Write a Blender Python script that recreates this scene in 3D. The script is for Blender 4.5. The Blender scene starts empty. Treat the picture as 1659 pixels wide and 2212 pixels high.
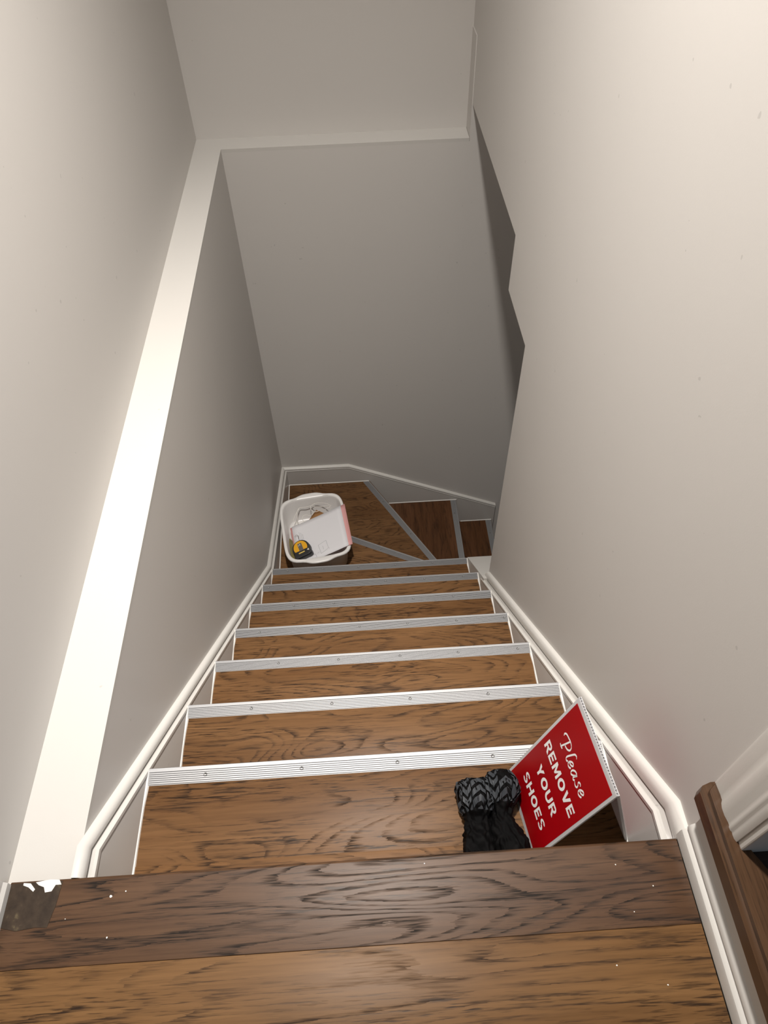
import bpy, bmesh, math, random
from mathutils import Vector, Matrix, noise

random.seed(4)
C = bpy.context.scene.collection
sc = bpy.context.scene

# ------------------------------------------------------------------ camera
YAW, PITCH, ROLL = 0.030661, 0.881313, -0.033267
FPX = 1542.70                      # focal length in pixels of the 1659x2212 frame
f = Vector((math.sin(YAW)*math.cos(PITCH), math.cos(YAW)*math.cos(PITCH), -math.sin(PITCH)))
r0 = Vector((math.cos(YAW), -math.sin(YAW), 0)); u0 = r0.cross(f)
cr, sr = math.cos(ROLL), math.sin(ROLL)
r1 = cr*r0 + sr*u0; u1 = -sr*r0 + cr*u0
cam = bpy.data.cameras.new('camera'); cam_o = bpy.data.objects.new('camera', cam); C.objects.link(cam_o)
cam.sensor_fit = 'VERTICAL'; cam.sensor_height = 36.0; cam.sensor_width = 27.0
cam.lens = FPX/2212*36.0; cam.clip_start = .02
M = Matrix.Identity(4)
for i in range(3):
    M[i][0] = r1[i]; M[i][1] = u1[i]; M[i][2] = -f[i]
M[0][3], M[1][3], M[2][3] = 0.47105, -0.27061, 1.10651
cam_o.matrix_world = M
sc.camera = cam_o

# ------------------------------------------------------------------ light
w = bpy.data.worlds.new('world'); sc.world = w; w.use_nodes = True
bg = w.node_tree.nodes['Background']
bg.inputs[0].default_value = (1.0, .96, .93, 1); bg.inputs[1].default_value = 0.09

def lamp(name, kind, loc, energy, col, **kw):
    l = bpy.data.lights.new(name, kind); l.energy = energy; l.color = col
    for k, v in kw.items(): setattr(l, k, v)
    o = bpy.data.objects.new(name, l); C.objects.link(o); o.location = loc
    return o
# the recessed downlight in the stairwell ceiling (points straight down), and daylight from the hallway window beyond the doorway
lamp('ceiling_downlight', 'AREA', (.42, .74, 2.34), 33.5, (1, .955, .90), shape='DISK', size=.13, spread=math.radians(100))
day = lamp('hallway_daylight', 'AREA', (2.7, -1.2, 1.4), 8, (.55, .76, 1.0), shape='RECTANGLE', size=.9, size_y=1.2)
day.rotation_euler = (Vector((2.7, -1.2, 1.4)) - Vector((.9, -.1, .4))).to_track_quat('Z', 'Y').to_euler()

sc.view_settings.view_transform = 'Standard'; sc.view_settings.look = 'None'
sc.view_settings.gamma = 1.0; sc.view_settings.use_curve_mapping = False
sc.view_settings.exposure = 0.0

# ------------------------------------------------------------------ helpers
def obj(name, bm, mat, parent=None, smooth=False):
    me = bpy.data.meshes.new(name); bmesh.ops.recalc_face_normals(bm, faces=bm.faces[:]); bm.to_mesh(me); bm.free()
    if smooth:
        for p in me.polygons: p.use_smooth = True
    if mat: me.materials.append(mat)
    o = bpy.data.objects.new(name, me); C.objects.link(o)
    if parent: o.parent = parent
    return o
def smooth_by_angle(o, deg=35):
    me = o.data
    for p in me.polygons: p.use_smooth = len(p.vertices) <= 4
    bm = bmesh.new(); bm.from_mesh(me)
    for e in bm.edges:
        e.smooth = not (len(e.link_faces) == 2 and e.calc_face_angle(0) > math.radians(deg))
    bm.to_mesh(me); bm.free()
    return o
def empty(name, loc=(0, 0, 0), rz=0):
    o = bpy.data.objects.new(name, None); C.objects.link(o); o.location = loc; o.rotation_euler = (0, 0, rz)
    o.empty_display_size = .05
    return o
def tag(o, label, cat, group=None):
    o['label'] = label; o['category'] = cat
    if group: o['group'] = group
    return o
def struct(o, label=None):
    o['kind'] = 'structure'
    if label: o['label'] = label
    return o
def box(bm, x0, x1, y0, y1, z0, z1):
    v = [bm.verts.new((x, y, z)) for x in (x0, x1) for y in (y0, y1) for z in (z0, z1)]
    for q in ((0, 1, 3, 2), (4, 6, 7, 5), (0, 4, 5, 1), (2, 3, 7, 6), (0, 2, 6, 4), (1, 5, 7, 3)):
        bm.faces.new([v[i] for i in q])
    return v
def bbox(x0, x1, y0, y1, z0, z1, bev=0, seg=2):
    bm = bmesh.new(); box(bm, x0, x1, y0, y1, z0, z1)
    if bev: bmesh.ops.bevel(bm, geom=bm.edges[:], offset=bev, segments=seg, affect='EDGES', profile=.5)
    return bm
def prism(bm, pts, vec):
    """closed outline (3-D points) extruded by vec"""
    vec = Vector(vec)
    a = [bm.verts.new(p) for p in pts]; b = [bm.verts.new(Vector(p) + vec) for p in pts]
    n = len(pts)
    bm.faces.new(a); bm.faces.new(b[::-1])
    for i in range(n): bm.faces.new((a[i], b[i], b[(i+1) % n], a[(i+1) % n]))
def sweep(bm, rings, closed=True, caps=True):
    """skin a list of vertex rings"""
    R = [[bm.verts.new(p) for p in ring] for ring in rings]
    n = len(rings[0])
    for a, b in zip(R, R[1:]):
        for i in range(n if closed else n-1):
            bm.faces.new((a[i], a[(i+1) % n], b[(i+1) % n], b[i]))
    if caps and closed:
        bm.faces.new(R[0][::-1]); bm.faces.new(R[-1])
    return R
def catmull(pts, sub=6):
    P = [Vector(p) for p in pts]; P = [2*P[0]-P[1]] + P + [2*P[-1]-P[-2]]
    out = []
    for i in range(1, len(P)-2):
        for k in range(sub):
            t = k/sub
            out.append(.5*((2*P[i]) + (P[i+1]-P[i-1])*t + (2*P[i-1]-5*P[i]+4*P[i+1]-P[i+2])*t*t + (3*P[i]-P[i-1]-3*P[i+1]+P[i+2])*t**3))
    out.append(P[-2]); return out
def tube(bm, pts, rad, n=8):
    rings = []
    up = Vector((0, 0, 1))
    for i, p in enumerate(pts):
        t = (pts[min(i+1, len(pts)-1)] - pts[max(i-1, 0)]).normalized()
        if abs(t.dot(up)) > .95: a = t.cross(Vector((1, 0, 0))).normalized()
        else: a = t.cross(up).normalized()
        b = t.cross(a)
        rings.append([p + rad*(math.cos(k*2*math.pi/n)*a + math.sin(k*2*math.pi/n)*b) for k in range(n)])
    sweep(bm, rings)
def clip_poly(poly, axis, val, keep_less):
    out = []
    for i in range(len(poly)):
        a, b = poly[i], poly[(i+1) % len(poly)]
        ia = (a[axis] <= val) == keep_less; ib = (b[axis] <= val) == keep_less
        if ia: out.append(a)
        if ia != ib:
            t = (val-a[axis])/(b[axis]-a[axis]); out.append((a[0]+t*(b[0]-a[0]), a[1]+t*(b[1]-a[1])))
    return out

# ------------------------------------------------------------------ materials
class NT:
    def __init__(s, name):
        s.m = bpy.data.materials.new(name); s.m.use_nodes = True; s.t = s.m.node_tree
        s.b = s.t.nodes['Principled BSDF']
    def n(s, kind, **kw):
        nd = s.t.nodes.new(kind)
        for k, v in kw.items(): setattr(nd, k, v)
        return nd
    def l(s, a, b): s.t.links.new(a, b)
    def math(s, op, a, b=None, clamp=False):
        nd = s.n('ShaderNodeMath', operation=op, use_clamp=clamp)
        for i, v in enumerate((a, b)):
            if v is None: continue
            if isinstance(v, (int, float)): nd.inputs[i].default_value = v
            else: s.l(v, nd.inputs[i])
        return nd.outputs[0]
    def noise(s, vec, scale, detail=3, rough=.5, dist=0):
        nd = s.n('ShaderNodeTexNoise'); nd.inputs['Scale'].default_value = scale; nd.inputs['Detail'].default_value = detail
        nd.inputs['Roughness'].default_value = rough; nd.inputs['Distortion'].default_value = dist
        if vec is not None: s.l(vec, nd.inputs['Vector'])
        return nd.outputs['Fac']
    def mapping(s, vec, scale=(1, 1, 1), rot=(0, 0, 0), loc=(0, 0, 0)):
        nd = s.n('ShaderNodeMapping'); nd.inputs['Scale'].default_value = scale; nd.inputs['Rotation'].default_value = rot
        nd.inputs['Location'].default_value = loc
        s.l(vec, nd.inputs['Vector']); return nd.outputs[0]
    def ramp(s, fac, stops, interp='LINEAR'):
        nd = s.n('ShaderNodeValToRGB'); cr = nd.color_ramp; cr.interpolation = interp
        while len(cr.elements) < len(stops): cr.elements.new(.5)
        for e, (p, c) in zip(cr.elements, stops): e.position = p; e.color = (*c, 1) if len(c) == 3 else c
        s.l(fac, nd.inputs[0]); return nd.outputs[0]
    def mix(s, fac, a, b, blend='MIX'):
        nd = s.n('ShaderNodeMix', data_type='RGBA', blend_type=blend)
        for sock, v in ((nd.inputs[0], fac), (nd.inputs[6], a), (nd.inputs[7], b)):
            if isinstance(v, (int, float)): sock.default_value = v
            elif isinstance(v, tuple): sock.default_value = (*v, 1)
            else: s.l(v, sock)
        return nd.outputs[2]
    def bump(s, h, strength, dist=.001):
        nd = s.n('ShaderNodeBump'); nd.inputs['Strength'].default_value = strength; nd.inputs['Distance'].default_value = dist
        s.l(h, nd.inputs['Height']); s.l(nd.outputs[0], s.b.inputs['Normal'])
    def set(s, **kw):
        for k, v in kw.items():
            i = s.b.inputs[k.replace('_', ' ')]
            if isinstance(v, (int, float)): i.default_value = v
            elif isinstance(v, tuple): i.default_value = (*v, 1)
            else: s.l(v, i)
        return s

def plain(name, col, rough=.5, metal=0, spec=.5, bump=None):
    t = NT(name); t.set(Base_Color=col, Roughness=rough, Metallic=metal); t.b.inputs['Specular IOR Level'].default_value = spec
    if bump:
        tc = t.n('ShaderNodeTexCoord'); t.bump(t.noise(tc.outputs['Object'], bump[0], 4), bump[1], bump[2] if len(bump) > 2 else .001)
    return t.m

def paint(name, col, rough, var=.03, specks=True, spec=.3):
    """rolled wall paint: faint mottling, orange-peel relief, a few scuffs"""
    t = NT(name); tc = t.n('ShaderNodeTexCoord'); v = tc.outputs['Object']
    big = t.noise(v, 2.2, 3); dark = tuple(c*(1-var) for c in col)
    c = t.mix(big, col, dark)
    if specks:
        sp = t.noise(v, 60, 1, .4); m = t.math('GREATER_THAN', sp, .80)
        c = t.mix(t.math('MULTIPLY', m, .35), c, tuple(x*.5 for x in col))
    t.set(Base_Color=c, Roughness=rough); t.b.inputs['Specular IOR Level'].default_value = spec
    t.bump(t.noise(v, 420, 3, .6), .12, .0006)
    return t.m

def wood(name, light, mid, line, axis=0, rough=.35, ring=22, fine=.55, contrast=.75, warp=1.0, gate0=.38):
    """oak-like board: contour lines of a stretched noise give the cathedral figure, fine pores break them up"""
    t = NT(name); tc = t.n('ShaderNodeTexCoord'); oi = t.n('ShaderNodeObjectInfo')
    off = t.n('ShaderNodeVectorMath', operation='SCALE'); off.inputs[0].default_value = (13.7, 7.3, 5.1)
    s = t.math('MULTIPLY', oi.outputs['Random'], 9.0); t.l(s, off.inputs['Scale'])
    add = t.n('ShaderNodeVectorMath', operation='ADD'); t.l(tc.outputs['Object'], add.inputs[0]); t.l(off.outputs[0], add.inputs[1])
    v = add.outputs[0]
    if axis: v = t.mapping(v, rot=(0, 0, math.radians(-90)))
    # slow figure: contour lines of a stretched noise, hairy along the grain
    pores = t.noise(t.mapping(v, (22, 420, 60)), 1.0, 2, .6)
    fig = t.noise(t.mapping(v, (1.25*warp, 8.5, 3)), 1.0, 1.5, .45, .35)
    ph = t.math('ADD', t.math('MULTIPLY', fig, ring), t.math('MULTIPLY', t.math('SUBTRACT', pores, .5), .55))
    saw = t.math('FRACT', ph)                               # sharp on one side, fading on the other
    band = t.math('MULTIPLY', t.math('SUBTRACT', saw, .60), 3.2, True)
    broken = t.noise(t.mapping(v, (5, 45, 20)), 1.0, 3, .6)
    gate = t.math('MULTIPLY', t.math('SUBTRACT', broken, gate0), 6.0, True)
    hair = t.math('ADD', t.math('MULTIPLY', t.math('MULTIPLY', t.math('SUBTRACT', pores, .40), 5.0, True), .7), .3)
    lines = t.math('MULTIPLY', t.math('MULTIPLY', band, gate), hair)
    # short dark pores everywhere, in clusters
    tick = t.noise(t.mapping(v, (15, 300, 40)), 1.0, 3, .65)
    clus = t.math('MULTIPLY', t.math('SUBTRACT', t.noise(t.mapping(v, (3.5, 22, 9)), 1.0, 2, .5), .36), 4.0, True)
    tick = t.math('MULTIPLY', t.math('MULTIPLY', t.math('SUBTRACT', tick, .525), 9.0, True), clus)
    tone = t.noise(t.mapping(v, (1.6, 14, 4)), 1.0, 4, .6)
    silk = t.noise(t.mapping(v, (7, 210, 30)), 1.0, 3, .6)
    col = t.ramp(tone, [(.32, mid), (.66, light)])
    col = t.mix(t.math('MULTIPLY', t.math('MULTIPLY', t.math('SUBTRACT', .62, silk), 2.5, True), .45), col, tuple(.55*m for m in mid))
    col = t.mix(t.math('MULTIPLY', tick, fine), col, line)
    col = t.mix(t.math('MULTIPLY', lines, contrast), col, line)
    rv = t.math('ADD', t.math('MULTIPLY', oi.outputs['Random'], .18), .91)
    hs = t.n('ShaderNodeHueSaturation'); t.l(col, hs.inputs['Color']); t.l(rv, hs.inputs['Value'])
    rg = t.math('ADD', t.math('MULTIPLY', lines, .25), rough)
    t.set(Base_Color=hs.outputs[0], Roughness=rg); t.b.inputs['Specular IOR Level'].default_value = .13
    h = t.math('SUBTRACT', 1.0, t.math('ADD', t.math('MULTIPLY', lines, .8), t.math('MULTIPLY', tick, .6)))
    t.bump(h, .12, .0004)
    return t.m

WALL = paint('wall_paint', (.595, .57, .542), .5)
LEDGE = paint('ledge_paint', (.56, .54, .51), .4, .03)
TRIM = paint('trim_paint', (.64, .62, .585), .35, .03, spec=.4)
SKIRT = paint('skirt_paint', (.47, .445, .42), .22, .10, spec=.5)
CEIL = paint('ceiling_paint', (.75, .74, .72), .8, .02, False)
CAULK = plain('white_caulk', (.74, .72, .68), .5)
TREAD = wood('tread_wood', (.190, .098, .042), (.125, .060, .024), (.014, .008, .005), rough=.40, ring=20, fine=.9, contrast=.85, warp=2.0)
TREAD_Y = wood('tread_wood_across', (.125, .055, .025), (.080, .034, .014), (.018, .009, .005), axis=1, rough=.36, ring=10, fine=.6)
NOSE = wood('nosing_oak', (.100, .053, .028), (.062, .031, .016), (.010, .007, .005), rough=.36, ring=30, fine=.6, contrast=.95, warp=.8, gate0=.30)
PLANK = wood('plank_oak', (.185, .098, .040), (.125, .062, .024), (.022, .012, .007), rough=.40, ring=12, fine=.9, contrast=.9, warp=1.0)
SADDLE = wood('threshold_oak', (.105, .056, .030), (.062, .031, .015), (.012, .007, .005), axis=1, rough=.33, ring=4, fine=.5, contrast=.25)
DARKFLOOR = wood('hallway_floor_wood', (.040, .026, .022), (.022, .015, .012), (.01, .008, .007), rough=.4, ring=9)
ALU = plain('brushed_aluminium', (.38, .38, .385), .60, 1.0)
STEEL = plain('screw_steel', (.16, .155, .15), .5, 1.0)
RISER = paint('riser_paint', (.62, .60, .57), .5)

# ------------------------------------------------------------------ dimensions (metres; landing floor at z = 0, its edge at y = 0)
XL, XR = .039, .876            # inner faces of the skirt boards
XWL, XUL = .0157, -.0807       # lower / upper left wall
XWR = .905                     # right wall
YB, YU = 2.361, 2.451          # lower / upper back wall
ZL = -.0177                    # ledge on the foundation wall
RUN, RISE, Y1, Z1 = .2144, .2, .2244, -.1962
CEILZ = 2.42
def nose(n): return Y1 + (n-1)*RUN, Z1 - (n-1)*RISE

# ------------------------------------------------------------------ the setting
struct(obj('wall_left', bbox(XUL-.12, XUL, -1.7, YU+.12, ZL, CEILZ), WALL), 'pale grey upper wall set back above the white ledge')
struct(obj('wall_left_lower', bbox(XUL-.12, XWL, -.02, YU+.12, -3.2, ZL-.012), WALL), 'grey foundation wall beside the stairs under the ledge')
struct(obj('wall_back', bbox(XUL, 1.02, YU, YU+.12, ZL, CEILZ), WALL), 'upper end wall above the ledge')
bm = bmesh.new(); box(bm, XWL, XWR-.003, YB, YU+.12, -3.2, ZL-.012); box(bm, XWR-.003, 2.6, YB, YU+.12, -3.2, .30)
struct(obj('wall_back_lower', bm, WALL), 'shaded grey end wall at the turn of the stairs')
# ledge cap: white painted shelf running along the left and the end wall
bm = bmesh.new()
prism(bm, [(XUL, .0, ZL-.012), (XWL, .0, ZL-.012), (XWL, YB, ZL-.012), (XWR-.004, YB, ZL-.012), (XWR-.004, YU, ZL-.012), (XUL, YU, ZL-.012)], (0, 0, .012))
struct(obj('trim_1', bm, LEDGE), 'white painted ledge along the left wall and the end wall')
# right wall: stops in two steps above the opening to the lower flight
bm = bmesh.new()
out = [(-.045, CEILZ), (YU, CEILZ), (YU, ZL-.012), (YB+.002, ZL-.012), (YB+.002, .094), (1.508, .088), (1.508, -.08), (1.246, -.078), (1.236, -2.9), (-.045, -2.9)]
prism(bm, [(XWR, y, z) for y, z in out], (.115, 0, 0))
struct(obj('wall_right', bm, WALL), 'pale grey wall beside the stairs, its end stepping back over the lower flight')
struct(obj('wall_right_header', bbox(XWR, XWR+.115, -.95, -.045, 2.08, CEILZ), WALL))
struct(obj('wall_right_near', bbox(XWR, XWR+.115, -1.7, -.95, .10, CEILZ), WALL))
struct(obj('wall_right_curb', bbox(XWR, XWR+.115, -1.7, -.045, -.3, .118), WALL), 'low white riser under the wooden threshold')
struct(obj('ceiling', bbox(XUL-.12, 3.0, -1.7, YU+.12, CEILZ, CEILZ+.1), CEIL))
struct(obj('ceiling_lower', bbox(XWR+.115, 2.6, 1.0, YB, .094, .14), CEIL), 'soffit over the lower flight')
struct(obj('wall_lower_end', bbox(2.6, 2.7, 1.0, YU+.12, -3.2, .14), WALL))
struct(obj('wall_hall', bbox(XWR+.115, 3.0, .62, .74, .0, CEILZ), WALL))
struct(obj('floor_hall', bbox(XWR+.02, 3.0, -1.7, .62, .02, .140), DARKFLOOR), 'dark floor of the hallway beyond the doorway')
struct(obj('floor_lower', bbox(XWL, 2.6, 1.3, YB, -3.2, -3.0), PLANK))

# landing floor: sub-floor with separate boards
fl = struct(obj('floor', bbox(-.2, XWR, -1.7, -.022, -.28, -.021), RISER), 'oak boards of the top landing with a dark nosing board')
def board(x0, x1, y0, y1, z0, z1, mat, parent, name='plank', bev=.0005):
    bm = bbox(x0, x1, y0, y1, z0, z1, bev, 2)
    return smooth_by_angle(obj(name, bm, mat, parent), 40)
XF0, XF1 = -.068, .8862
bm = bmesh.new()          # bullnosed nosing board
pr = [(-.1089, -.021), (-.1089, -.0005), (-.1084, 0.0)]
pr += [(-.0045+.0045*math.sin(a), -.0045+.0045*math.cos(a)) for a in [i*math.pi/2/5 for i in range(6)]]
pr += [(.0, -.022), (-.004, -.030), (-.03, -.030), (-.03, -.021)]
prism(bm, [(XF0, y, z) for y, z in pr], (XF1-XF0, 0, 0))
smooth_by_angle(obj('nosing_board', bm, NOSE, fl), 40)['label'] = 'dark oak nosing board along the landing edge'
yy = -.1092
for k, wd in enumerate((.19, .19, .19, .19, .19, .19, .19)):
    if k % 2: board(XF0, .36, yy-wd+.0004, yy, -.021, 0, PLANK, fl); board(.3609, XF1, yy-wd+.0004, yy, -.021, 0, PLANK, fl)
    else: board(XF0, XF1, yy-wd+.0004, yy, -.021, 0, PLANK, fl)
    yy -= wd
# dark worn filler at the left end of the nosing board and paint drips on it
FILL = NT('worn_filler'); _tc = FILL.n('ShaderNodeTexCoord'); _v = _tc.outputs['Object']
_c = FILL.ramp(FILL.noise(_v, 55, 5, .6), [(.35, (.024, .015, .009)), (.60, (.044, .029, .018)), (.76, (.13, .10, .055))])
FILL.set(Base_Color=_c, Roughness=.5); FILL.b.inputs['Specular IOR Level'].default_value = .2
bm = bmesh.new(); prism(bm, [(-.0665, -.003, .0001), (-.0665, -.058, .0001), (-.045, -.063, .0001), (-.02, -.060, .0001), (-.003, -.061, .0001), (.003, -.034, .0001), (.006, -.003, .0001)], (0, 0, .0006))
obj('filler_patch', bm, FILL.m, fl)['label'] = 'dark worn patch at the board end'
def splat(cx, cy, pts, z=.0007):
    bm = bmesh.new(); prism(bm, [(cx+a, cy+b, z) for a, b in pts], (0, 0, .0005))
    return obj('paint_spot', bm, CAULK, fl)
splat(-.012, -.006, [(-.020, .003), (.0, .0055), (.013, .0045), (.017, -.002), (.009, -.002), (.005, -.010), (-.004, -.011), (-.007, -.004), (-.015, -.001)])
splat(-.043, -.006, [(-.006, .003), (.004, .002), (.012, -.006), (.010, -.009), (.002, -.003), (-.006, .0)])
for cx, cy, rr in ((-.040, -.028, .0042), (-.033, -.021, .0018), (.078, -.0275, .0026), (.098, -.022, .0014), (-.002, -.035, .0012), (.082, -.078, .0016), (.02, -.052, .001), (.79, -.03, .0012), (.835, -.06, .0012), (.80, -.09, .0010), (.76, -.15, .0013), (.82, -.175, .0013), (.52, -.012, .0011)):
    splat(cx, cy, [(.72*rr*math.cos(a)*random.uniform(.8, 1.15), .72*rr*math.sin(a)*random.uniform(.8, 1.15)) for a in [k*math.pi/4 for k in range(8)]], .0001)

# baseboards of the landing
def base_profile(name, xw, sgn, y0, y1, prof, mat):
    bm = bmesh.new(); pts = [(xw, y0, prof[0][1])] + [(xw+sgn*d, y0, z) for d, z in prof] + [(xw, y0, prof[-1][1])]
    prism(bm, pts, (0, y1-y0, 0)); return struct(smooth_by_angle(obj(name, bm, mat), 24))
prof_r = [(.0175, .0), (.0175, .022), (.0165, .026), (.0140, .029), (.0105, .031), (.0105, .034), (.0125, .038), (.0125, .043), (.010, .049), (.0062, .053), (.0055, .058), (.0055, .084), (.0038, .087), (.0038, .118)]
base_profile('baseboard_right', XWR, -1, -1.6, .004, prof_r, TRIM)['label'] = 'white moulded base under the wooden threshold'
prof_l = [(.010, .0), (.014, .0), (.014, .012), (.010, .018), (.010, .07), (.006, .082), (.003, .09)]
base_profile('baseboard_left', XUL, 1, -1.6, -.004, prof_l, TRIM)['label'] = 'white baseboard beside the landing'

# door casing on the right wall, next to the landing
bm = bmesh.new()
cs = [(.030, .0), (.030, .006), (.026, .009), (.012, .007), (.006, .0075), (.002, .013), (-.004, .0165), (-.013, .0165), (-.022, .0125), (-.025, .0125), (-.027, .015), (-.031, .015), (-.033, .0115), (-.036, .0125), (-.041, .012), (-.045, .008), (-.045, .0)]
prism(bm, [(XWR-d*.42, y-.002, .150) for y, d in cs], (0, 0, 2.0))
struct(smooth_by_angle(obj('trim_2', bm, TRIM), 55), 'white moulded door casing on the right wall')
struct(obj('trim_3', bbox(XWR-.001, XWR+.116, -.057, -.045, .14, 2.08, .002), TRIM), 'painted door jamb lit by bluish daylight')

# wooden threshold with a bullnose edge and a horn beyond the casing
bm = bmesh.new()
outl = [(XWR-.024, -1.5), (XWR-.024, .018), (XWR-.018, .026), (XWR-.006, .030), (XWR+.002, .030), (XWR+.002, -.045), (XWR+.006, -.047), (XWR+.024, -.082), (XWR+.075, -.17), (XWR+.09, -.40), (XWR+.09, -1.5)]
prism(bm, [(x, y, .119) for x, y in outl], (0, 0, .034))
ed = [e for e in bm.edges if all(v.co.x < XWR-.001 and v.co.z > .15 for v in e.verts)]
bmesh.ops.bevel(bm, geom=ed, offset=.009, segments=4, affect='EDGES')
tag(smooth_by_angle(obj('door_threshold', bm, SADDLE), 40), 'dark stained wooden threshold with rounded edge at the doorway beside the landing', 'threshold')

# ------------------------------------------------------------------ staircase
st = tag(empty('staircase', (0, 0, 0)), 'narrow wooden staircase with aluminium edged treads winding down to the basement', 'staircase')

# nosing strip profile: (distance back from the front edge, height)
SW = .0315
PROF = [(0.0, -.022), (-.0, .0008), (-.0012, .0024)]
PROF += [(-.0078, .0024), (-.0084, .0003)]
NR = 6; x0 = .0084; wd = (SW-.0012-x0)/NR
for k in range(NR):
    a = x0+k*wd; PROF += [(-(a+.26*wd), .0003), (-(a+.36*wd), .0024), (-(a+.88*wd), .0024), (-(a+.99*wd), .0003)]
PROF += [(-SW, .0003), (-SW, .0001), (-.002, .0001), (-.002, -.022)]
screw_me = None
def screw_mesh():
    bm = bmesh.new(); n = 12; rr = .0034
    ringz = [(rr, 0.0), (rr, .0010), (rr*.55, .0003), (rr*.30, -.0006)]
    R = [[bm.verts.new((q*math.cos(2*math.pi*k/n), q*math.sin(2*math.pi*k/n), z)) for k in range(n)] for q, z in ringz]
    for a, b in zip(R, R[1:]):
        for i in range(n): bm.faces.new((a[i], a[(i+1) % n], b[(i+1) % n], b[i]))
    bm.faces.new(R[-1])
    me = bpy.data.meshes.new('screw'); bm.to_mesh(me); bm.free(); me.materials.append(STEEL); return me
screw_me = screw_mesh()
def strip(p, q, screws=(.1, .3, .5, .7, .9)):
    """p, q: ends of the front edge (upper corner of the tread), front to the left of p->q turned outward"""
    p = Vector(p); q = Vector(q); d = (q-p); L = d.length; d /= L
    front = Vector((-d.y, d.x, 0)); bm = bmesh.new()
    prism(bm, [p + front*a + Vector((0, 0, z)) for a, z in PROF], d*L)
    o = obj('nosing_strip', bm, ALU, st)
    for s in screws:
        c = bpy.data.objects.new('screw', screw_me); C.objects.link(c); c.parent = o
        c.location = p + d*L*s - front*.0175 + Vector((0, 0, .0019))
    return o
SCREWS = {1: (.125, .335, .545, .755, .965), 2: (.17, .385, .595, .805), 3: (.2, .39, .585, .77, .96), 4: (.09, .28, .455, .63, .81, .985),
          5: (.18, .345, .51, .675, .84), 6: (.03, .22, .40, .57, .75, .93), 7: (.08, .26, .44, .63, .82)}
riser_me = None
for n in range(1, 8):
    y, z = nose(n); yb = (nose(n-1)[0] if n > 1 else 0) - .020
    t = board(XL+.0012, XR-.0012, yb, y-.001, z-.028, z, TREAD, st, 'tread', .0015)
    if n == 1:      # narrow second board at the back of the top tread
        pass
    strip((XL+.001, y, z), (XR-.001, y, z), SCREWS[n])
    for sx, x in ((1, XL), (-1, XR)):      # caulk along both ends of the tread, widening at the strip
        bm = bmesh.new()
        jit = [random.uniform(-.0005, .0008) for _ in range(9)]
        ys = [yb+.0 + (y-.0330-yb)*k/6 for k in range(7)] + [y-.028, y-.004]
        ws = [.0030+jit[k] for k in range(6)] + [.0055, .0042, .0030]
        rings = [[(x-sx*.0005, a, z-.001), (x-sx*.0005, a, z+.0045), (x+sx*w_*.6, a, z+.0032), (x+sx*w_, a, z-.001)] for a, w_ in zip(ys, ws)]
        sweep(bm, rings); obj('caulk_bead', bm, CAULK, t)
    if riser_me is None:
        o = obj('riser', bbox(XL, XR, -.018, 0, -RISE+.0, -.0), RISER, st); riser_me = o.data; o.location = (0, y-.022, z-.028)
    else:
        o = bpy.data.objects.new('riser', riser_me); C.objects.link(o); o.parent = st; o.location = (0, y-.022, z-.028)
o = bpy.data.objects.new('riser', riser_me); C.objects.link(o); o.parent = st; o.location = (0, -.024, -.030); o.scale = (1, 1, .83)
# back board of the top tread
y, z = nose(1)
board(XL+.0012, XR-.0012, -.0205, .0585, z-.02, z+.0011, TREAD, st, 'tread_board', .0008)

# winders
Z8, Z9, Z10, Z11, Z12, Z13 = (Z1-RISE*k for k in (7, 8, 9, 10, 11, 12))
def lineA(x): return 1.816 - (x-.382)*.5
YR7 = nose(7)[0]-.020
w8 = [(XL, YR7), (.888, YR7), (.888, lineA(.888)), (XL, lineA(XL))]
pB0 = (.471, YB-.006); pB1 = (.905, 1.593)
w9 = [(XL, YR7+.3), (XL, YB), (pB0[0], YB), pB1, (.888, YR7+.02), (.3, YR7+.1)]
w10 = [(.40, YB), (.962, YB), (.962, 1.508), (.888, 1.508), (.80, 1.70)]
w11 = [(.93, YB), (1.18, YB), (1.18, 1.508), (.93, 1.508)]
w12 = [(1.15, YB), (1.396, YB), (1.396, 1.508), (1.15, 1.508)]
w13 = [(1.36, YB), (2.2, YB), (2.2, 1.508), (1.36, 1.508)]
def slab(poly, z, mat, name='tread', parent=st, th=.028):
    bm = bmesh.new(); prism(bm, [(x, y, z-th) for x, y in poly], (0, 0, th)); return obj(name, bm, mat, parent)
def boards(poly, z, mat, cuts):
    t = slab(poly, z-.0012, mat); lo = None
    for c in list(cuts)+[None]:
        p = poly
        if lo is not None: p = clip_poly(p, 0, lo+.0006, False)
        if c is not None: p = clip_poly(p, 0, c-.0006, True)
        if len(p) >= 3: slab(p, z, mat, 'plank', t, .004)
        lo = c
    return t
slab(w8, Z8, TREAD); slab(w9, Z9, TREAD)
boards(w10, Z10, TREAD_Y, (.640, .765, .88)); boards(w11, Z11, TREAD_Y, (1.078,)); boards(w12, Z12, TREAD_Y, (1.28,)); boards(w13, Z13, TREAD_Y, (1.6, 1.9))
strip((XL+.002, lineA(XL), Z8), (.880, lineA(.880), Z8), (.06, .33, .57, .85))
strip((pB0[0], pB0[1], Z9), (pB1[0], pB1[1], Z9), (.2, .5, .8))
strip((.962, YB-.014, Z10), (.962, 1.512, Z10), (.12, .5, .85))
strip((1.180, YB-.014, Z11), (1.180, 1.512, Z11), (.12, .5, .85))
strip((1.396, YB-.014, Z12), (1.396, 1.512, Z12), (.12, .5, .85))
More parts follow.
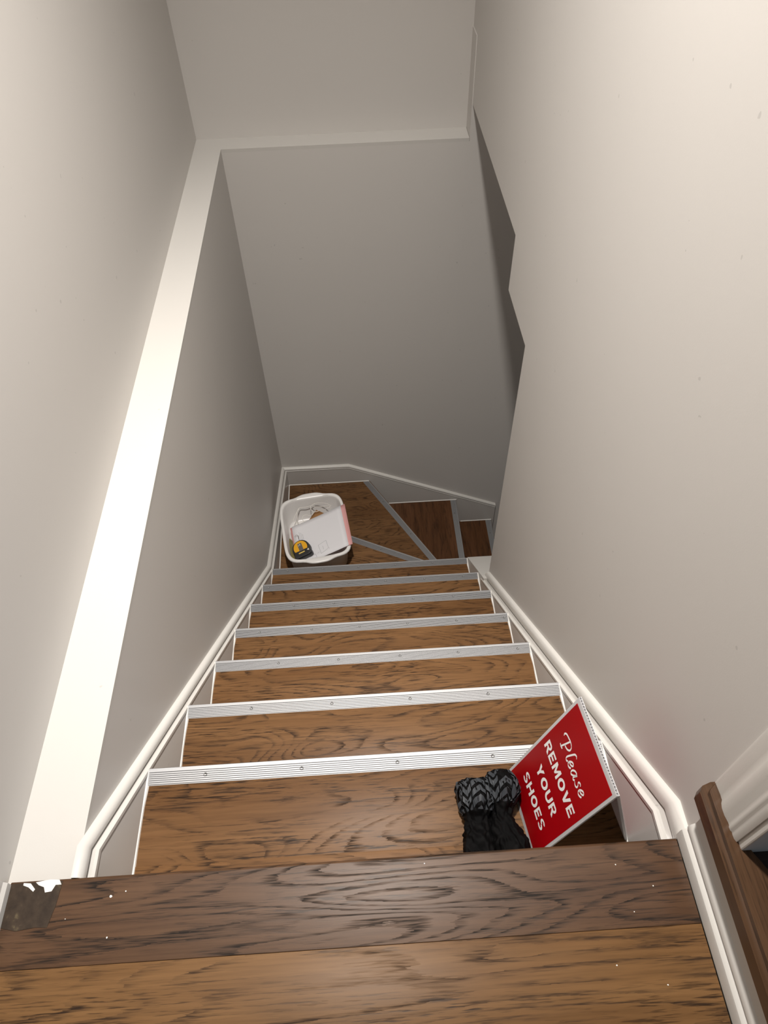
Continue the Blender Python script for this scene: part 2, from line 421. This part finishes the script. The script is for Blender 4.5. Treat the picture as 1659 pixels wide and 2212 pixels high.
def riser_between(p, q, z0, z1):
    d = Vector((q[0]-p[0], q[1]-p[1], 0)).normalized(); n = Vector((d.y, -d.x, 0))
    bm = bmesh.new(); a = Vector((p[0], p[1], z0)) + n*.02; b = Vector((q[0], q[1], z0)) + n*.02
    prism(bm, [a, b, b+n*.015, a+n*.015], (0, 0, z1-z0)); return obj('riser', bm, RISER, st)
riser_between((XL, lineA(XL)), (.888, lineA(.888)), Z9-.02, Z8-.028)
riser_between(pB0, pB1, Z10-.02, Z9-.028)
riser_between((.962, YB), (.962, 1.51), Z11-.02, Z10-.028)
riser_between((1.18, YB), (1.18, 1.51), Z12-.02, Z11-.028)
riser_between((1.396, YB), (1.396, 1.51), Z13-.02, Z12-.028)
# caulk at the foot of the end wall
for x0_, x1_, zz in ((XL, .475, Z9), (.575, .966, Z10), (1.0, 1.184, Z11)):
    obj('caulk_bead', bbox(x0_, x1_, YB-.0175, YB-.012, zz, zz+.005, .001, 1), CAULK, st)
obj('caulk_bead', bbox(XL-.001, XL+.004, lineA(XL)+.004, YB-.014, Z9, Z9+.004, .001, 1), CAULK, st)
obj('caulk_bead', bbox(XL-.001, XL+.004, YR7+.02, lineA(XL)-.03, Z8, Z8+.004, .001, 1), CAULK, st)

# skirt boards and their cap mouldings (cross-section in the plane across the path)
MOLD = [(0, 0), (.006, .0005), (.0115, -.0025), (.0150, -.0080), (.0158, -.0150), (.0135, -.0215), (.0105, -.0245), (.0105, -.032), (0, -.032)]
def skirt(path, to3, hm, wd, depth=.42):
    """path: list of (s, z) along the wall; to3(s, d, z) -> point; hm: moulding height; wd: board thickness"""
    k = hm/.0245
    bm = bmesh.new(); sweep(bm, [[to3(s, d, z+q*k) for d, q in MOLD] for s, z in path])
    smooth_by_angle(obj('cap_moulding', bm, TRIM, st), 45)
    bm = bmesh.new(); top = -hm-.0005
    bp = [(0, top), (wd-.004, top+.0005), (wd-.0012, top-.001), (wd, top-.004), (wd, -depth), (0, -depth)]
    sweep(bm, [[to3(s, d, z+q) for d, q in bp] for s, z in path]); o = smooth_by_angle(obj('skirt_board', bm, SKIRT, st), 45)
    bm = bmesh.new()       # white painted top edge of the board
    ep = [(wd-.0085, top+.0008), (wd-.003, top+.0022), (wd+.0008, top-.0005), (wd+.0010, top-.0075), (wd-.001, top-.0085), (wd-.0085, top-.004)]
    sweep(bm, [[to3(s, d, z+q) for d, q in ep] for s, z in path]); smooth_by_angle(obj('painted_edge', bm, TRIM, o), 40)
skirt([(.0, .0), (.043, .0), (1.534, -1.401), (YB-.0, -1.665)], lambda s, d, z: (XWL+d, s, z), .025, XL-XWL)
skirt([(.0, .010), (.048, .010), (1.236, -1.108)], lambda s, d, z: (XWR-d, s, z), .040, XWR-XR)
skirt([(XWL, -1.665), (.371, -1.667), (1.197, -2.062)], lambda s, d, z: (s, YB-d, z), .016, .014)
# wide stub of foundation wall past the end of the right wall, with its sloping white cap
bm = bmesh.new(); prism(bm, [(XR+.001, 1.2, -1.098), (XR+.001, 1.236, -1.13), (XR+.001, 1.508, -1.388), (XR+.001, 1.508, -3.0), (XR+.001, 1.2, -3.0)], (.33, 0, 0))
struct(obj('wall_stub', bm, TRIM), 'white sloping cap past the end of the right wall')

# ------------------------------------------------------------------ sign: folded corrugated plastic, standing like a tent on the top tread
TZ = Z1 + .0004
def translucent(t, col, fac):
    tr = t.n('ShaderNodeBsdfTranslucent'); tr.inputs[0].default_value = (*col, 1)
    mx = t.n('ShaderNodeMixShader'); mx.inputs[0].default_value = fac
    o = t.t.nodes['Material Output']; t.l(t.b.outputs[0], mx.inputs[1]); t.l(tr.outputs[0], mx.inputs[2]); t.l(mx.outputs[0], o.inputs[0])
    return t.m
RED = NT('red_print'); RED.set(Base_Color=(.40, .001, .006), Roughness=.33); RED = translucent(RED, (1, .07, .10), .45)
def coro():
    t = NT('white_corrugated_plastic'); t.set(Base_Color=(.78, .77, .78), Roughness=.35)
    return translucent(t, (.9, .9, .9), .5)
CORO = coro()
LET = plain('white_lettering', (.80, .78, .77), .4)
SD = Vector((.693, .178, TZ)); SC = Vector((.712, .029, TZ)); SW_ = (SC-SD).length
e1 = (SC-SD).normalized(); nh = Vector((-e1.y, e1.x, 0)); HB, HZ = .081, .275
up = (nh*HB + Vector((0, 0, HZ))); SH = up.length; up.normalize(); nf = up.cross(e1); nf = nf if nf.dot(nh) < 0 else -nf   # front normal
sign = tag(empty('sign', (SD + SC)/2 + nh*HB), 'red and white tent sign asking to remove shoes, standing on the top tread', 'sign')
sign_inv = sign.location.copy()
def sp(u, v, dpt=0): return SD + e1*u + up*v + nf*dpt - sign_inv
def panel(fn, name):
    """two skins and ribs: fn(u, v, depth)"""
    bm = bmesh.new(); T = .0042; sk = .0006; N = 32
    def bx(u0, u1, d0, d1):
        v = [bm.verts.new(fn(a, b, c)) for a in (u0, u1) for b in (0, SH) for c in (d0, d1)]
        for q in ((0, 1, 3, 2), (4, 6, 7, 5), (0, 4, 5, 1), (2, 3, 7, 6), (0, 2, 6, 4), (1, 5, 7, 3)): bm.faces.new([v[i] for i in q])
    bx(0, SW_, -sk, 0); bx(0, SW_, -T, -T+sk)
    for k in range(N+1):
        u = k*(SW_-.0006)/N; bx(u, u+.0006, -T+sk, -sk)
    return obj(name, bm, CORO, sign)
def quadmesh(fn, u0, u1, v0, v1, d, name, mat, parent, th=.0003):
    bm = bmesh.new(); prism(bm, [fn(u0, v0, d), fn(u1, v0, d), fn(u1, v1, d), fn(u0, v1, d)], fn(0, 0, d+th)-fn(0, 0, d)); return obj(name, bm, mat, parent)
fp = panel(sp, 'front_panel')
quadmesh(sp, .0052, SW_-.0052, .0095, SH-.0095, .0, 'red_face', RED, fp)
upb = (-nh*HB + Vector((0, 0, HZ))).normalized(); nb = upb.cross(e1); nb = nb if nb.dot(nh) > 0 else -nb
def spb(u, v, dpt=0): return SD + nh*(2*HB+.004) + e1*u + upb*v + nb*dpt - sign_inv
bp_ = panel(spb, 'back_panel')
quadmesh(spb, .0052, SW_-.0052, .0095, SH-.0095, .0, 'red_face', RED, bp_)
# block lettering (built-in font widened and thickened)
def block_text(txt, u0, u1, v0, v1, fn, depth, mat, parent, name='lettering', offset=.022, space=1.05):
    cu = bpy.data.curves.new('txt', 'FONT'); cu.body = txt; cu.offset = offset; cu.space_character = space; cu.resolution_u = 4; cu.fill_mode = 'FRONT'
    to = bpy.data.objects.new('txt', cu); C.objects.link(to)
    dg = bpy.context.evaluated_depsgraph_get(); me = bpy.data.meshes.new_from_object(to.evaluated_get(dg))
    bpy.data.objects.remove(to); bpy.data.curves.remove(cu)
    b2 = bmesh.new(); b2.from_mesh(me); bmesh.ops.remove_doubles(b2, verts=b2.verts[:], dist=1e-4); b2.to_mesh(me); b2.free()
    xs = [v.co.x for v in me.vertices]; ys = [v.co.y for v in me.vertices]
    ax, bx_ = min(xs), max(xs); ay, by = min(ys), max(ys)
    for v in me.vertices:
        v.co = fn(u0+(v.co.x-ax)/(bx_-ax)*(u1-u0), v0+(v.co.y-ay)/(by-ay)*(v1-v0), depth)
    me.materials.clear(); me.materials.append(mat); me.name = name
    o = bpy.data.objects.new(name, me); C.objects.link(o); o.parent = parent; return o
def ring_arc(cx, cy, rx, ry, ix, iy, a0, a1, n=18):
    """thick arc as a list of quads (outer ellipse rx,ry, inner ix,iy), degrees"""
    q = []
    for k in range(n):
        u, v = math.radians(a0+(a1-a0)*k/n), math.radians(a0+(a1-a0)*(k+1)/n)
        q.append([(cx+rx*math.cos(u), cy+ry*math.sin(u)), (cx+rx*math.cos(v), cy+ry*math.sin(v)), (cx+ix*math.cos(v), cy+iy*math.sin(v)), (cx+ix*math.cos(u), cy+iy*math.sin(u))])
    return q
def rc(x0, x1, y0, y1): return [(x0, y0), (x1, y0), (x1, y1), (x0, y1)]
S_UP = ring_arc(.5, .735, .46, .265, .20, .10, 20, 270, 20)
S_LO = ring_arc(.5, .265, .48, .265, .22, .10, 90, -160, 20)
GLY = {   # wide heavy capitals in a unit box: (relative width, polygons)
 'R': (1.0, [rc(0, .27, 0, 1), rc(.27, .58, .80, 1), rc(.27, .58, .38, .56)] + ring_arc(.58, .69, .38, .31, .14, .13, -90, 90, 12) + [[(.40, .38), (.70, .40), (1.06, 0), (.72, 0)]]),
 'E': (.92, [rc(0, .28, 0, 1), rc(.28, .95, .80, 1), rc(.28, .85, .41, .60), rc(.28, 1, 0, .20)]),
 'M': (1.25, [[(0, 0), (.02, 1), (.26, 1), (.50, .46), (.74, 1), (.98, 1), (1, 0), (.78, 0), (.77, .62), (.56, .12), (.44, .12), (.23, .62), (.22, 0)]]),
 'O': (1.15, ring_arc(.5, .5, .5, .5, .24, .28, 0, 360, 32)),
 'V': (1.1, [[(0, 1), (.30, 1), (.51, .36), (.71, 1), (1, 1), (.63, 0), (.38, 0)]]),
 'Y': (1.05, [[(0, 1), (.32, 1), (.50, .66), (.69, 1), (1, 1), (.63, .42), (.63, 0), (.37, 0), (.37, .42)]]),
 'U': (1.05, [rc(0, .27, .42, 1), rc(.73, 1, .42, 1)] + ring_arc(.5, .42, .5, .42, .23, .20, 180, 360, 18)),
 'S': (.95, S_UP + S_LO),
 'H': (1.1, [rc(0, .27, 0, 1), rc(.73, 1, 0, 1), rc(.27, .73, .40, .60)])}
for txt, u0_, u1_, v0_, v1_ in (('REMOVE', .0150, .1335, .1485, .1705), ('YOUR', .0350, .1150, .0995, .1215), ('SHOES', .0275, .1213, .0505, .0725)):
    tot = sum(GLY[c][0] for c in txt) + .16*(len(txt)-1); k = (u1_-u0_)/tot; cu_ = u0_
    bm = bmesh.new()
    for c in txt:
        wdt, polys = GLY[c]
        for pq in polys: bm.faces.new([bm.verts.new(sp(cu_+x*wdt*k, v0_+y*(v1_-v0_), .0006)) for x, y in pq])
        cu_ += (wdt+.16)*k
    obj('lettering', bm, LET, fp)['kind'] = 'stuff'
# script "Please": strokes with swelling width; letter space: x to the right, y up, x-height 1
def stroke(bm, pts, wmin, wmax, ang, fn):
    P = catmull([(x, y, 0) for x, y in pts], 8); L = []; R = []
    nib = Vector((math.cos(ang), math.sin(ang), 0))
    for i, p in enumerate(P):
        t = (P[min(i+1, len(P)-1)]-P[max(i-1, 0)]).normalized(); nrm = Vector((-t.y, t.x, 0))
        hw = .5*(wmin + (wmax-wmin)*abs(t.x*nib.y - t.y*nib.x))
        L.append(bm.verts.new(fn(p + nrm*hw))); R.append(bm.verts.new(fn(p - nrm*hw)))
    for i in range(len(P)-1): bm.faces.new((L[i], L[i+1], R[i+1], R[i]))
SCR = [
 [(.45, 0.0), (.75, 1.0), (1.05, 2.1)],                                             # P stem
 [(-.05, -.02), (.4, -.10), (.95, -.02)],                                           # P foot
 [(-.55, 1.35), (-.72, 1.62), (-.40, 1.98), (.35, 2.12), (1.25, 2.18), (1.95, 1.95), (2.15, 1.45), (1.75, 1.0), (1.1, .82), (.72, .86)],   # P flag and bowl
 [(4.1, 2.15), (3.75, 2.32), (3.3, 2.15), (2.95, 1.4), (2.62, .45), (2.72, .06), (3.05, .02), (3.3, .22)],          # l
 [(3.55, .50), (4.1, .55), (4.55, .85), (4.45, 1.10), (4.05, 1.08), (3.65, .70), (3.55, .28), (3.85, .0), (4.3, .08), (4.6, .32)],  # e
 [(6.25, .95), (5.95, 1.1), (5.45, .98), (5.05, .55), (5.05, .14), (5.35, -.02), (5.85, .35), (6.2, .95)],          # a bowl
 [(6.3, 1.08), (6.1, .55), (6.05, .12), (6.3, .0), (6.6, .22)],                                                     # a stem
 [(8.0, .92), (7.75, 1.1), (7.38, 1.02), (7.3, .78), (7.6, .52), (7.72, .22), (7.45, .0), (7.05, .02), (6.75, .18)],  # s
 [(8.35, .50), (8.9, .55), (9.35, .85), (9.25, 1.10), (8.85, 1.08), (8.45, .70), (8.35, .28), (8.65, .0), (9.1, .08), (9.5, .36)],  # e
]
bm = bmesh.new()
for s_ in SCR: stroke(bm, s_, .10, .30, math.radians(150), lambda p: sp(.0335+p.x*.0092, .1965+p.y*.0128, .0006))
obj('lettering', bm, LET, fp)['kind'] = 'stuff'

# ------------------------------------------------------------------ shoe covers
FAB = NT('black_mesh_fabric'); _tc = FAB.n('ShaderNodeTexCoord'); _v = _tc.outputs['Object']
_n = FAB.noise(_v, 55, 4, .6); _c = FAB.ramp(_n, [(.35, (.0012, .0012, .0014)), (.75, (.0045, .004, .004))])
wv = FAB.n('ShaderNodeTexWave'); wv.inputs['Scale'].default_value = 260; FAB.l(FAB.mapping(_v, rot=(0, 0, .7)), wv.inputs['Vector'])
FAB.set(Base_Color=_c, Roughness=.55); FAB.b.inputs['Specular IOR Level'].default_value = .08
FAB.bump(FAB.math('ADD', FAB.noise(_v, 90, 5, .7), FAB.math('MULTIPLY', wv.outputs['Fac'], .15)), .55, .004); FAB = FAB.m
GRIP = plain('grey_rubber_grip', (.026, .030, .036), .65, bump=(900, .3, .0004))
def shoe_cover(secs, z0, seed, label):
    """secs: list of (y, centre x, half width, height)"""
    o_loc = Vector((secs[0][1], secs[len(secs)//2][0], z0))
    root = tag(empty('shoe_cover', o_loc), label, 'shoe cover', 'pair of shoe covers on the top tread')
    # interpolate sections
    P = catmull([(s[0], s[1], s[2]) for s in secs], 8); H = catmull([(s[3], 0, 0) for s in secs], 8)
    def surf(t, a, lift=0):
        """t 0 (toe, far) .. 1 (near), a angle from straight up"""
        k = t*(len(P)-1); i = min(int(k), len(P)-2); q = k-i
        p = P[i].lerp(P[i+1], q); h = H[i].lerp(H[i+1], q).x
        s, c = math.sin(a), math.cos(a)
        x = p.y + (p.z+lift)*math.copysign(abs(s)**.75, s); z = h*.45 + (h*.55+lift)*math.copysign(abs(c)**.75, c) if c >= 0 else h*.45 + h*.45*math.copysign(abs(c)**.6, c)
        pt = Vector((x, p.x, z0+z))
        f1 = noise.noise(Vector((x*60+seed, p.x*38, z*60)))*.0060 + noise.noise(Vector((x*170+seed, p.x*90, z*110+seed)))*.0048 + noise.noise(Vector((x*330+seed, p.x*190, z*200+seed)))*.0018
        amt = 1.0 if c > -.3 else max(0, (c+1)/.7)
        pt += Vector((s, 0, max(c, 0)))*f1*amt
        if pt.z < z0+.0004: pt.z = z0+.0004
        return pt - o_loc
    NA, NTT = 88, 110; bm = bmesh.new()
    rings = [[surf(t/NTT, 2*math.pi*k/NA) for k in range(NA)] for t in range(NTT+1)]
    sweep(bm, rings); body = obj('fabric_body', bm, FAB, root, True)
    # grey tread pattern of the sole: bent bars lying on the surface
    bm = bmesh.new()
    rnd = random.Random(seed)
    for colk in range(-3, 4):                                # columns of chevrons, each column mirrored against the next
        ac = colk*.62 + .1; sg = 1 if colk % 2 else -1
        for k in range(-1, 7):
            t0 = .02 + k*.086 + (.02 if colk % 2 else 0) + rnd.uniform(-.004, .004)
            if rnd.random() < .05: continue
            pts = []
            for q in range(11):
                a = ac - .285 + .57*q/10; sl = (q/10 if q <= 5 else 1-q/10) if rnd.random() < 2 else 0
                pts.append((t0 + sg*sl*.105, a))
            L = []; R = []
            for t, a in pts:
                L.append((min(.40, max(.012, t-.0265)), a)); R.append((min(.40, max(.012, t+.0265)), a))
            vl = [bm.verts.new(surf(t, a, .0013)) for t, a in L]; vr = [bm.verts.new(surf(t, a, .0013)) for t, a in R]
            for q in range(10):
                if R[q][0]-L[q][0] > .004 and R[q+1][0]-L[q+1][0] > .004: bm.faces.new((vl[q], vl[q+1], vr[q+1], vr[q]))
    bmesh.ops.delete(bm, geom=[v for v in bm.verts if not v.link_faces], context='VERTS')
    obj('sole_grip', bm, GRIP, body)['label'] = 'grey zigzag rubber tread pattern'
    return root
shoe_cover([(.160, .624, .012, .020), (.154, .625, .027, .046), (.135, .626, .0295, .056), (.112, .625, .028, .058), (.092, .625, .022, .046), (.078, .624, .0225, .046), (.055, .622, .025, .052), (.020, .617, .026, .050), (-.008, .617, .023, .040), (-.016, .617, .010, .020)],
           Z1+.0008, 3.1, 'black fabric shoe cover on the top tread, the one farther from the red sign')
shoe_cover([(.170, .672, .010, .022), (.164, .672, .022, .050), (.145, .673, .0275, .062), (.122, .672, .0255, .060), (.102, .666, .0175, .048), (.086, .666, .0195, .048), (.058, .671, .0265, .056), (.022, .674, .028, .052), (-.008, .674, .025, .042), (-.016, .673, .010, .020)],
           Z1+.0008, 8.7, 'black fabric shoe cover crumpled against the red sign')

# ------------------------------------------------------------------ white wash tub with its contents, on the first winder
TUB = plain('white_plastic', (.74, .72, .70), .28)
tub = tag(empty('wash_tub', (.214, 1.781, Z8+.0005), math.radians(8.0)), 'white plastic tub holding papers, standing where the stairs turn', 'tub')
def rrect(a, b, r, z, bump=0, N=96):
    pts = []
    for k in range(N):
        th = 2*math.pi*k/N; c, s = math.cos(th), math.sin(th); e = 5.5
        d = (abs(c/a)**e + abs(s/b)**e)**(-1/e); x, y = d*c, d*s
        g = math.exp(-(abs(x)/.058)**4)
        pts.append(Vector((x, y + math.copysign(bump*g, y)*(1 if abs(y) > b*.5 else 0), z)))
    return pts
A_, B_ = .1515, .1890; HT = .140
def rr_(da, db, z, bump=0): return rrect(A_-da, B_-db, .02, z, bump)
rings = [rr_(.031, .033, .002), rr_(.027, .029, .0), rr_(.022, .024, .004), rr_(.0130, .0130, HT-.012), rr_(.0125, .0125, HT-.009),
         rr_(.002, .002, HT-.012, .016), rr_(0, 0, HT-.008, .017), rr_(.0008, .0008, HT-.002, .017), rr_(.004, .004, HT, .016),
         rr_(.0120, .0120, HT, .001), rr_(.0145, .0145, HT-.005), rr_(.0160, .0160, HT-.012), rr_(.025, .027, .012), rr_(.030, .032, .006), rr_(.040, .042, .005)]
bm = bmesh.new(); sweep(bm, rings, True, True); smooth_by_angle(obj('tub_body', bm, TUB, tub), 60)
bm = bmesh.new()
for k in range(4): box(bm, .002+k*.006, .0055+k*.006, -.1790, -.1762, .108, .113)
obj('moulded_mark', bm, plain('dark_mark', (.03, .03, .03), .6), tub)

def patch(P1, P2, P3, P4, th, name, mat, sag=.004, N=10, parent=None, loc=None, radius=0):
    """bilinear sheet with thickness: P1..P4 around, slightly sagging"""
    P = [Vector(p) for p in (P1, P2, P3, P4)]; loc = Vector(loc) if loc else Vector((0, 0, 0))
    bm = bmesh.new(); top = {}; bot = {}
    for i in range(N+1):
        for j in range(N+1):
            s, t = i/N, j/N
            p = (P[0].lerp(P[1], s)).lerp(P[3].lerp(P[2], s), t); p.z -= sag*math.sin(math.pi*s)
            top[i, j] = bm.verts.new(p-loc); bot[i, j] = bm.verts.new(p-loc-Vector((0, 0, th)))
    for i in range(N):
        for j in range(N):
            bm.faces.new((top[i, j], top[i+1, j], top[i+1, j+1], top[i, j+1])); bm.faces.new((bot[i, j], bot[i, j+1], bot[i+1, j+1], bot[i+1, j]))
    for i in range(N):
        bm.faces.new((top[i, 0], bot[i, 0], bot[i+1, 0], top[i+1, 0])); bm.faces.new((top[i, N], top[i+1, N], bot[i+1, N], bot[i, N]))
        bm.faces.new((top[0, i], top[0, i+1], bot[0, i+1], bot[0, i])); bm.faces.new((top[N, i], bot[N, i], bot[N, i+1], top[N, i+1]))
    o = obj(name, bm, mat, parent, True); o.location = loc if not parent else (0, 0, 0)
    return o
PAPER = plain('white_paper', (.72, .71, .73), .7)
PINK = plain('pink_card', (.66, .33, .32), .6)
KRAFT = plain('brown_card', (.34, .17, .06), .7)
INK = plain('pencil_grey', (.26, .26, .28), .7)
p1, p2, p3, p4 = Vector((.098, 1.842, -1.530)), Vector((.334, 1.890, -1.4485)), Vector((.368, 1.656, -1.4485)), Vector((.134, 1.613, -1.530))
def on_paper(s, t, lift=0):
    p = (p1.lerp(p2, s)).lerp(p4.lerp(p3, s), t); p.z += -.004*math.sin(math.pi*s) + lift; return p
pl = on_paper(.5, .5)
pap = tag(patch(p1, p2, p3, p4, .0028, 'paper_stack', PAPER, .004, 10, None, pl), 'stack of white paper with pencil sketches lying in the white tub', 'paper')
dz = Vector((0, 0, .0042))
fo = [on_paper(-.035, .0)-dz, on_paper(1.085, -.005)-dz, on_paper(1.075, 1.0)-dz, on_paper(-.03, .97)-dz]
tag(patch(*fo, .0016, 'folder', PINK, .003, 10, None, on_paper(.5, .5)-dz), 'pink card folder under the white paper in the tub', 'folder')
# pencil drawing
bm = bmesh.new()
def pen(a, b, w_=.0005):
    A, B = on_paper(*a, .0004), on_paper(*b, .0004); d = (B-A).normalized(); nn = d.cross(Vector((0, 0, 1))).normalized()*w_
    n_ = 6; prev = None
    for k in range(n_+1):
        q = on_paper(a[0]+(b[0]-a[0])*k/n_, a[1]+(b[1]-a[1])*k/n_, .0004)-pl
        cur = (bm.verts.new(q+nn), bm.verts.new(q-nn))
        if prev: bm.faces.new((prev[0], cur[0], cur[1], prev[1]))
        prev = cur
for a, b in [((.44, .70), (.60, .66)), ((.60, .66), (.62, .86)), ((.62, .86), (.47, .92)), ((.47, .92), (.44, .70)), ((.52, .76), (.525, .84)), ((.44, .86), (.40, .88)), ((.63, .86), (.64, .88)),
             ((.25, .90), (.36, .87)), ((.36, .87), (.38, .99)), ((.29, .93), (.30, .96)), ((.28, .97), (.26, .99)), ((.34, .95), (.36, .97)),
             ((.12, .20), (.14, .50)), ((.15, .23), (.165, .45)), ((.09, .32), (.11, .47)), ((.18, .28), (.19, .42))]: pen(a, b)
obj('pencil_sketch', bm, INK, pap)['kind'] = 'stuff'
# brown card and white cable at the far side of the tub
tag(patch((.150, 1.835, -1.537), (.215, 1.925, -1.512), (.262, 1.895, -1.512), (.20, 1.81, -1.537), .004, 'cardboard_piece', KRAFT, 0, 2, None, (.20, 1.87, -1.52)), 'brown cardboard piece sticking out from under the paper', 'cardboard')
bm = bmesh.new()
cab = [(.118, 1.843, -1.519), (.126, 1.875, -1.514), (.124, 1.905, -1.505), (.136, 1.928, -1.497), (.165, 1.932, -1.497), (.192, 1.936, -1.495), (.215, 1.925, -1.490), (.240, 1.920, -1.485), (.265, 1.917, -1.478), (.285, 1.905, -1.470), (.262, 1.898, -1.480), (.238, 1.906, -1.494),
       (.212, 1.902, -1.500), (.195, 1.910, -1.498), (.190, 1.930, -1.492), (.212, 1.942, -1.487), (.245, 1.938, -1.480), (.272, 1.925, -1.474), (.292, 1.904, -1.467)]
c0 = Vector(cab[0]); tube(bm, [p-c0 for p in catmull(cab, 6)], .0014)
c2 = [(.140, 1.848, -1.519), (.118, 1.862, -1.519), (.108, 1.872, -1.515), (.120, 1.902, -1.505), (.135, 1.925, -1.497)]
tube(bm, [p-c0 for p in catmull(c2, 6)], .0014)
c3 = [(.165, 1.850, -1.519), (.150, 1.872, -1.513), (.155, 1.888, -1.507), (.172, 1.890, -1.505), (.190, 1.884, -1.504), (.212, 1.905, -1.498)]
tube(bm, [p-c0 for p in catmull(c3, 6)], .0014)
co = obj('cable', bm, plain('white_cable', (.72, .69, .64), .45), None, True); co.location = c0
tag(co, 'thin white cable coiled at the far side of the tub', 'cable')
# tape measure
tp = on_paper(.145, .72, .0)
tm = tag(empty('tape_measure', (tp.x, tp.y, tp.z+.0035), math.radians(14)), 'black and yellow tape measure lying on the paper in the tub', 'tape measure')
tm.rotation_euler = (math.radians(12), math.radians(-17), math.radians(16)); tm.scale = (1.22, 1.22, 1.1); tm.location.z += .006
BLK = plain('black_rubber', (.012, .012, .013), .45); YEL = plain('yellow_plastic', (.72, .36, .01), .4)
def dshape(s, z, cx=0, cy=0):
    pts = []
    for k in range(28):
        a = math.radians(-20 + 220*k/27); pts.append(Vector((cx+s*.034*math.cos(a), cy+s*(.034*math.sin(a)), z)))
    for x, y in ((-.034, -.024), (-.035, -.032), (-.030, -.035), (.024, -.035), (.033, -.031), (.034, -.022)): pts.append(Vector((cx+s*x, cy+s*y, z)))
    return pts
bm = bmesh.new(); sweep(bm, [dshape(.94, 0), dshape(1, .003), dshape(1, .030), dshape(.95, .0335), dshape(.86, .034)]); smooth_by_angle(obj('case', bm, BLK, tm), 50)
bm = bmesh.new()
pts = [Vector((.0265*math.cos(math.radians(a)), .0265*math.sin(math.radians(a))+.003, .034)) for a in range(-28, 209, 8)]
prism(bm, pts, (0, 0, .0012)); yf = obj('yellow_face', bm, YEL, tm)
GREY = plain('grey_label', (.11, .10, .095), .4)
obj('label_plate', bbox(-.0075, .0085, -.011, .020, .0350, .0362, .0004, 1), GREY, yf)
bm = bmesh.new(); box(bm, -.005, -.0035, .009, .016, .0362, .0365); box(bm, .000, .0015, .010, .017, .0362, .0365); box(bm, .0015, .004, .013, .0145, .0362, .0365)
obj('print', bm, plain('pale_print', (.7, .66, .55), .5), yf)
obj('yellow_bar', bbox(-.014, .010, -.0195, -.0150, .034, .0352, .0005, 1), plain('pale_yellow', (.66, .48, .12), .4), tm)
block_text('4', .020, .028, -.020, -.012, lambda u, v, d: Vector((u, v, .0342+d)), .0002, plain('print_white', (.75, .72, .62), .5), tm, 'print')
# yellow-green strap bundle against the left side of the tub
STR = plain('olive_strap', (.22, .18, .055), .7)
so = Vector((.1085, 1.70, -1.54)); SX = -.013; bm = bmesh.new()
for k in range(3):
    pts = catmull([(SX+.106+k*.005, 1.765-k*.006, -1.522), (SX+.109+k*.006, 1.728, -1.498-k*.006), (SX+.1135+k*.006, 1.693, -1.490-k*.008), (SX+.120+k*.006, 1.655, -1.497-k*.005), (SX+.128+k*.005, 1.632, -1.515)], 6)
    tube(bm, [p-so for p in pts], .0030, 6)
o = obj('strap', bm, STR, None, True); o.location = so; tag(o, 'olive yellow strap folded along the left side of the tub', 'strap')
bm = bmesh.new(); wp = catmull([(.116, 1.772, -1.515), (.122, 1.778, -1.512), (.132, 1.774, -1.512), (.136, 1.755, -1.514), (.139, 1.735, -1.516)], 5); wo = wp[0].copy()
tube(bm, [p-wo for p in wp], .0010, 6); o = obj('wire_hook', bm, plain('wire_metal', (.25, .22, .18), .4, 1), None, True); o.location = wo; tag(o, 'thin bent wire hook beside the tape measure', 'hook')
